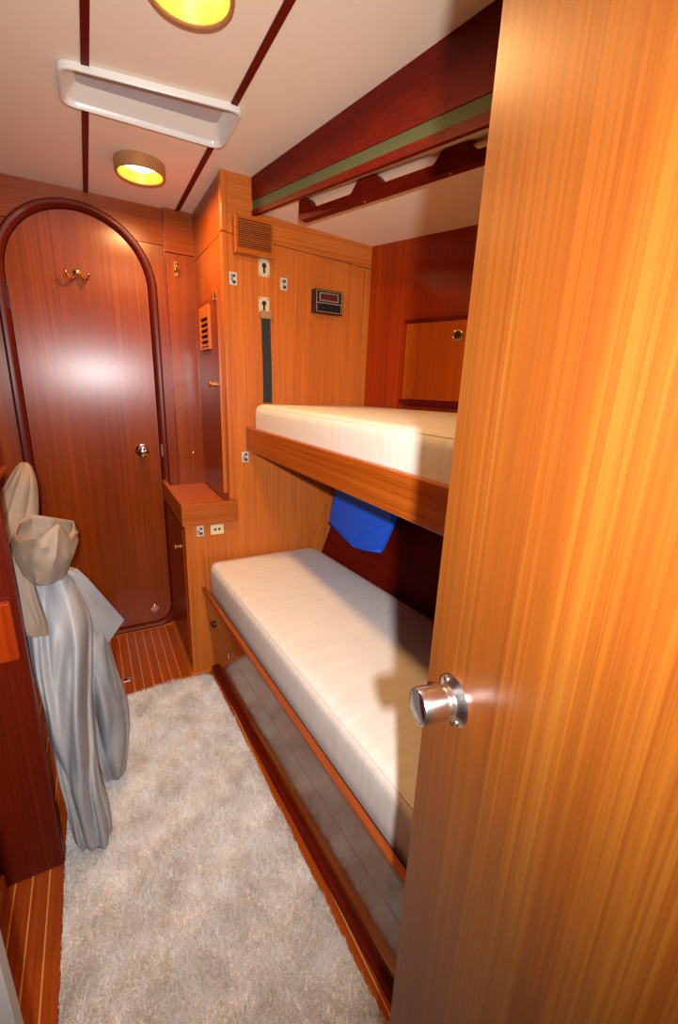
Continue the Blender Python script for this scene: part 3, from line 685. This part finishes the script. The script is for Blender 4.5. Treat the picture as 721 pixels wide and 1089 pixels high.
mk('counter_top', box(nb(), -.949, -.33, 1.53, YF-.001, .861, .89), M['teak_y'], sc_, bev=.006)

# ------------------------------------------------------------------ shag rug
RZ = .012
rg = root('shag_rug', (.1, 1, 0), 'long cream shag rug on the cabin sole', 'rug')
RP = rrect(-.178, .352, .10, 1.698, .045, 5)
def rx(x_, y_): return x_+(.036*(1.7-y_) if x_ > .1 else 0)
RP = [(rx(a, b), b) for a, b in RP]
mk('backing', prism(nb(), RP, XY, .0008, RZ), M['rug_back'], rg)
nB = 110000
X = rng.uniform(-.180, .354, nB); Y = rng.uniform(.30, 1.70, nB)
# keep corners rounded
cx = np.clip(X, -.178+.045, .352-.045); cy = np.clip(Y, 0, 1.698-.045)
keep = np.hypot(X-cx, Y-cy) < .048; X, Y = X[keep], Y[keep]; nB = len(X)
Xw = X+(1.7-Y)*.036*(X+.18)/.534
# clumped lean directions from a few smooth waves
ang = 2.2*np.sin(23*X+9*Y)+1.7*np.sin(31*Y-17*X+1.3)+1.3*np.sin(57*X+41*Y)+rng.normal(0, 1.4, nB)
lean = rng.uniform(.35, 1.25, nB); ln = rng.uniform(.015, .028, nB)*(1+.25*np.sin(19*X-27*Y))
ca, sa = np.cos(ang), np.sin(ang)
ca = np.where(X < -.160, np.abs(ca), np.where(X > .334, -np.abs(ca), ca)); sa = np.where(Y > 1.68, -np.abs(sa), sa)    # the bound edge turns inwards
dxy = np.stack([ca, sa], 1)
wv = rng.uniform(0, math.pi*2, nB); wd_ = rng.uniform(.0006, .0012, nB)
side = np.stack([np.cos(wv)*wd_, np.sin(wv)*wd_, np.zeros(nB)], 1)
b0 = np.stack([Xw, Y, np.full(nB, RZ-.002)], 1)
m0 = b0+np.concatenate([dxy*(ln*.35*np.sin(lean*.6))[:, None], (ln*.6*np.cos(lean*.6))[:, None]], 1)
t0 = m0+np.concatenate([dxy*(ln*.6*np.sin(lean))[:, None], (ln*.5*np.cos(lean))[:, None]], 1)
V = np.stack([b0-side, b0+side, m0+side, m0-side, t0], 1).reshape(-1, 3) - np.array(ORG[rg])
me = bpy.data.meshes.new('pile'); i5 = np.arange(nB)*5
me.vertices.add(nB*5); me.vertices.foreach_set('co', V.astype(np.float32).ravel())
loops = np.stack([i5, i5+1, i5+2, i5+3, i5+3, i5+2, i5+4], 1).astype(np.int32).ravel()
me.loops.add(len(loops)); me.loops.foreach_set('vertex_index', loops)
me.polygons.add(nB*2)
ls = np.stack([np.arange(nB)*7, np.arange(nB)*7+4], 1).astype(np.int32).ravel()
me.polygons.foreach_set('loop_start', ls)
me.update(calc_edges=True); me.validate()
me.materials.append(M['rug'])
po = bpy.data.objects.new('pile', me); COL.objects.link(po); po.parent = rg; po['kind'] = 'stuff'

# ------------------------------------------------------------------ grey canvas bag slumped against the wardrobe
bg = root('canvas_bag', (-.1, 1.25, 0), 'large grey canvas bag slumped over the wardrobe corner onto the rug', 'bag')
def crom(a, b, c_, d, t):
    return .5*((2*b)+(-a+c_)*t+(2*a-5*b+4*c_-d)*t*t+(-a+3*b-3*c_+d)*t**3)
def cloth(rows, seed, fold=.10, nf=5, per=8, seg=88, caps=True, zmin=.042):
    """rows: (photo row, left px, right px, depth y, half thickness): a folded cloth tube"""
    L = []
    for (r, a, b, y, h) in rows:
        pa, pb = at(a, r, 'y', y), at(b, r, 'y', y)
        L.append(np.array([*pa, *pb, h]))
    R = []
    for i in range(len(L)-1):
        A_ = L[max(i-1, 0)]; D_ = L[min(i+2, len(L)-1)]
        for k in range(per): R.append(crom(A_, L[i], L[i+1], D_, k/per))
    R.append(L[-1])
    bm = nb(); rings = []
    for j, q in enumerate(R):
        pa, pb, h = Vector(q[:3]), Vector(q[3:6]), max(q[6], .004); c_ = (pa+pb)/2; hw = (pb-pa)/2
        n_ = Vector((-hw.y, hw.x, 0)); n_ = n_.normalized() if n_.length > 1e-6 else Vector((0, 1, 0))
        ring_ = []
        for i in range(seg):
            t = 2*math.pi*i/seg; ct, st_ = math.cos(t), math.sin(t)
            jj = j*6/per
            v = Vector((ct*1.6+seed+jj*.03, st_*1.6, jj*.038))
            rg_ = abs(mnoise.noise(v*.62))*1.9+abs(mnoise.noise(v*1.35+Vector((5, 2, 1))))*.7      # ridged: soft crests, sharp valleys
            f = 1+fold*(rg_*2-1.1)*(.35+.65*abs(st_))
            p = c_+hw*(math.copysign(abs(ct)**.9, ct))*(1-.25*fold*(1-min(1, rg_)))+n_*(h*math.copysign(abs(st_)**.9, st_)*f)
            p.z += .005*mnoise.noise(v*2+Vector((7, 1, 3))); p.z = max(p.z, zmin)
            ring_.append(bm.verts.new(p))
        rings.append(ring_)
    for a, b in zip(rings, rings[1:]):
        for i in range(seg): bm.faces.new((a[i], a[(i+1) % seg], b[(i+1) % seg], b[i]))
    if caps: bm.faces.new(rings[0][::-1]); bm.faces.new(rings[-1])
    return bm
A_rows = [(604, 22, 68, 1.27, .03), (632, 16, 88, 1.28, .05), (662, 25, 98, 1.27, .07), (700, 33, 99, 1.25, .08), (735, 43, 99, 1.22, .08), (770, 50, 102, 1.19, .075),
          (800, 57, 105, 1.16, .07), (830, 63, 109, 1.13, .065), (858, 69, 117, 1.11, .06), (882, 76, 120, 1.095, .05), (896, 83, 117, 1.085, .035), (908, 92, 112, 1.075, .02), (921, 102, 107, 1.07, .008)]
B_rows = [(606, 40, 82, 1.33, .03), (630, 44, 100, 1.35, .05), (650, 48, 111, 1.36, .055), (660, 50, 114, 1.36, .055), (670, 54, 116, 1.36, .055), (686, 60, 119, 1.355, .06), (712, 68, 127, 1.345, .065), (742, 76, 136, 1.33, .065),
          (772, 86, 139, 1.32, .06), (800, 96, 137, 1.30, .05), (820, 107, 134, 1.29, .032), (837, 124, 130, 1.28, .008)]
mk('front_fold', cloth(A_rows, 1.3, .42), M['canvas'], bg, smooth=True)
mk('rear_fold', cloth(B_rows, 4.1, .42), M['canvas'], bg, smooth=True)
bm = nb(); fr = [at(a, b, 'y', c_) for a, b, c_ in ((80, 606, 1.30), (92, 617, 1.315), (108, 635, 1.335), (131, 661, 1.36), (123, 672, 1.35), (115, 684, 1.335), (103, 672, 1.31), (90, 650, 1.29), (80, 630, 1.285))]
hexa(bm, [tuple(p) for p in fr], [tuple(p+Vector((.004, .010, .0))) for p in fr])
mk('corner_flap', bm, M['canvas'], bg, bev=.002)
T_rows = [(492, 22, 29, 1.52, .01), (498, 15, 35, 1.52, .03), (512, 6, 40, 1.51, .04), (532, -4, 42, 1.50, .045), (562, -12, 41, 1.47, .05), (592, -10, 40, 1.44, .05), (625, 0, 44, 1.42, .04)]
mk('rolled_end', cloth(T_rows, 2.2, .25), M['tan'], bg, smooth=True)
C_rows = [(590, -4, 22, 1.20, .012), (612, 2, 34, 1.20, .022), (640, 9, 43, 1.19, .028), (660, 16, 50, 1.18, .026), (674, 24, 52, 1.175, .016)]
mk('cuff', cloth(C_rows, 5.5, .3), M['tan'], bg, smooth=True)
# gaping mouth: a folded collar, open at the top
RIM = [(15, 568, 1.24), (20, 553, 1.31), (33, 547, 1.35), (55, 550, 1.35), (78, 554, 1.30), (79, 560, 1.25), (73, 569, 1.20), (62, 557, 1.15), (40, 573, 1.13), (24, 575, 1.17)]
BELLY = [(7, 588, 1.24), (14, 575, 1.31), (35, 570, 1.35), (58, 572, 1.35), (80, 574, 1.30), (84, 573, 1.25), (78, 592, 1.19), (60, 592, 1.13), (34, 596, 1.13), (16, 596, 1.17)]
FOOT = [(20, 606, 1.24), (26, 600, 1.29), (40, 600, 1.32), (55, 600, 1.32), (66, 602, 1.28), (70, 606, 1.25), (66, 616, 1.20), (52, 622, 1.16), (40, 624, 1.16), (26, 614, 1.19)]
def closed(ctl, n=5):
    P_ = [at(a, b, 'y', c_) for a, b, c_ in ctl]; m_ = len(P_); o_ = []
    for i in range(m_):
        for k in range(n): o_.append(crom(P_[i-1], P_[i], P_[(i+1) % m_], P_[(i+2) % m_], k/n).lerp(P_[i].lerp(P_[(i+1) % m_], k/n), .7))
    return o_
lv = [closed(FOOT), closed(BELLY), closed(RIM)]
bm = nb(); rings = []
for a, b in ((0, 1), (1, 2)):
    for k in range(4):
        t = k/4; t2 = t*t*(3-2*t)
        rings.append([bm.verts.new(p.lerp(q, lerp(t, t2, .5))+Vector((.012*(abs(mnoise.noise(p*22+Vector((0, 0, k))))-.2), -.02*(abs(mnoise.noise(p*26+Vector((3, 0, k*.6))))-.2), .003*mnoise.noise(p*30)))) for p, q in zip(lv[a], lv[b])])
rings.append([bm.verts.new(p) for p in lv[2]]); nseg = len(lv[0])
for a, b in zip(rings, rings[1:]):
    for i in range(nseg): bm.faces.new((a[i], a[(i+1) % nseg], b[(i+1) % nseg], b[i]))
bm.faces.new(rings[0][::-1])
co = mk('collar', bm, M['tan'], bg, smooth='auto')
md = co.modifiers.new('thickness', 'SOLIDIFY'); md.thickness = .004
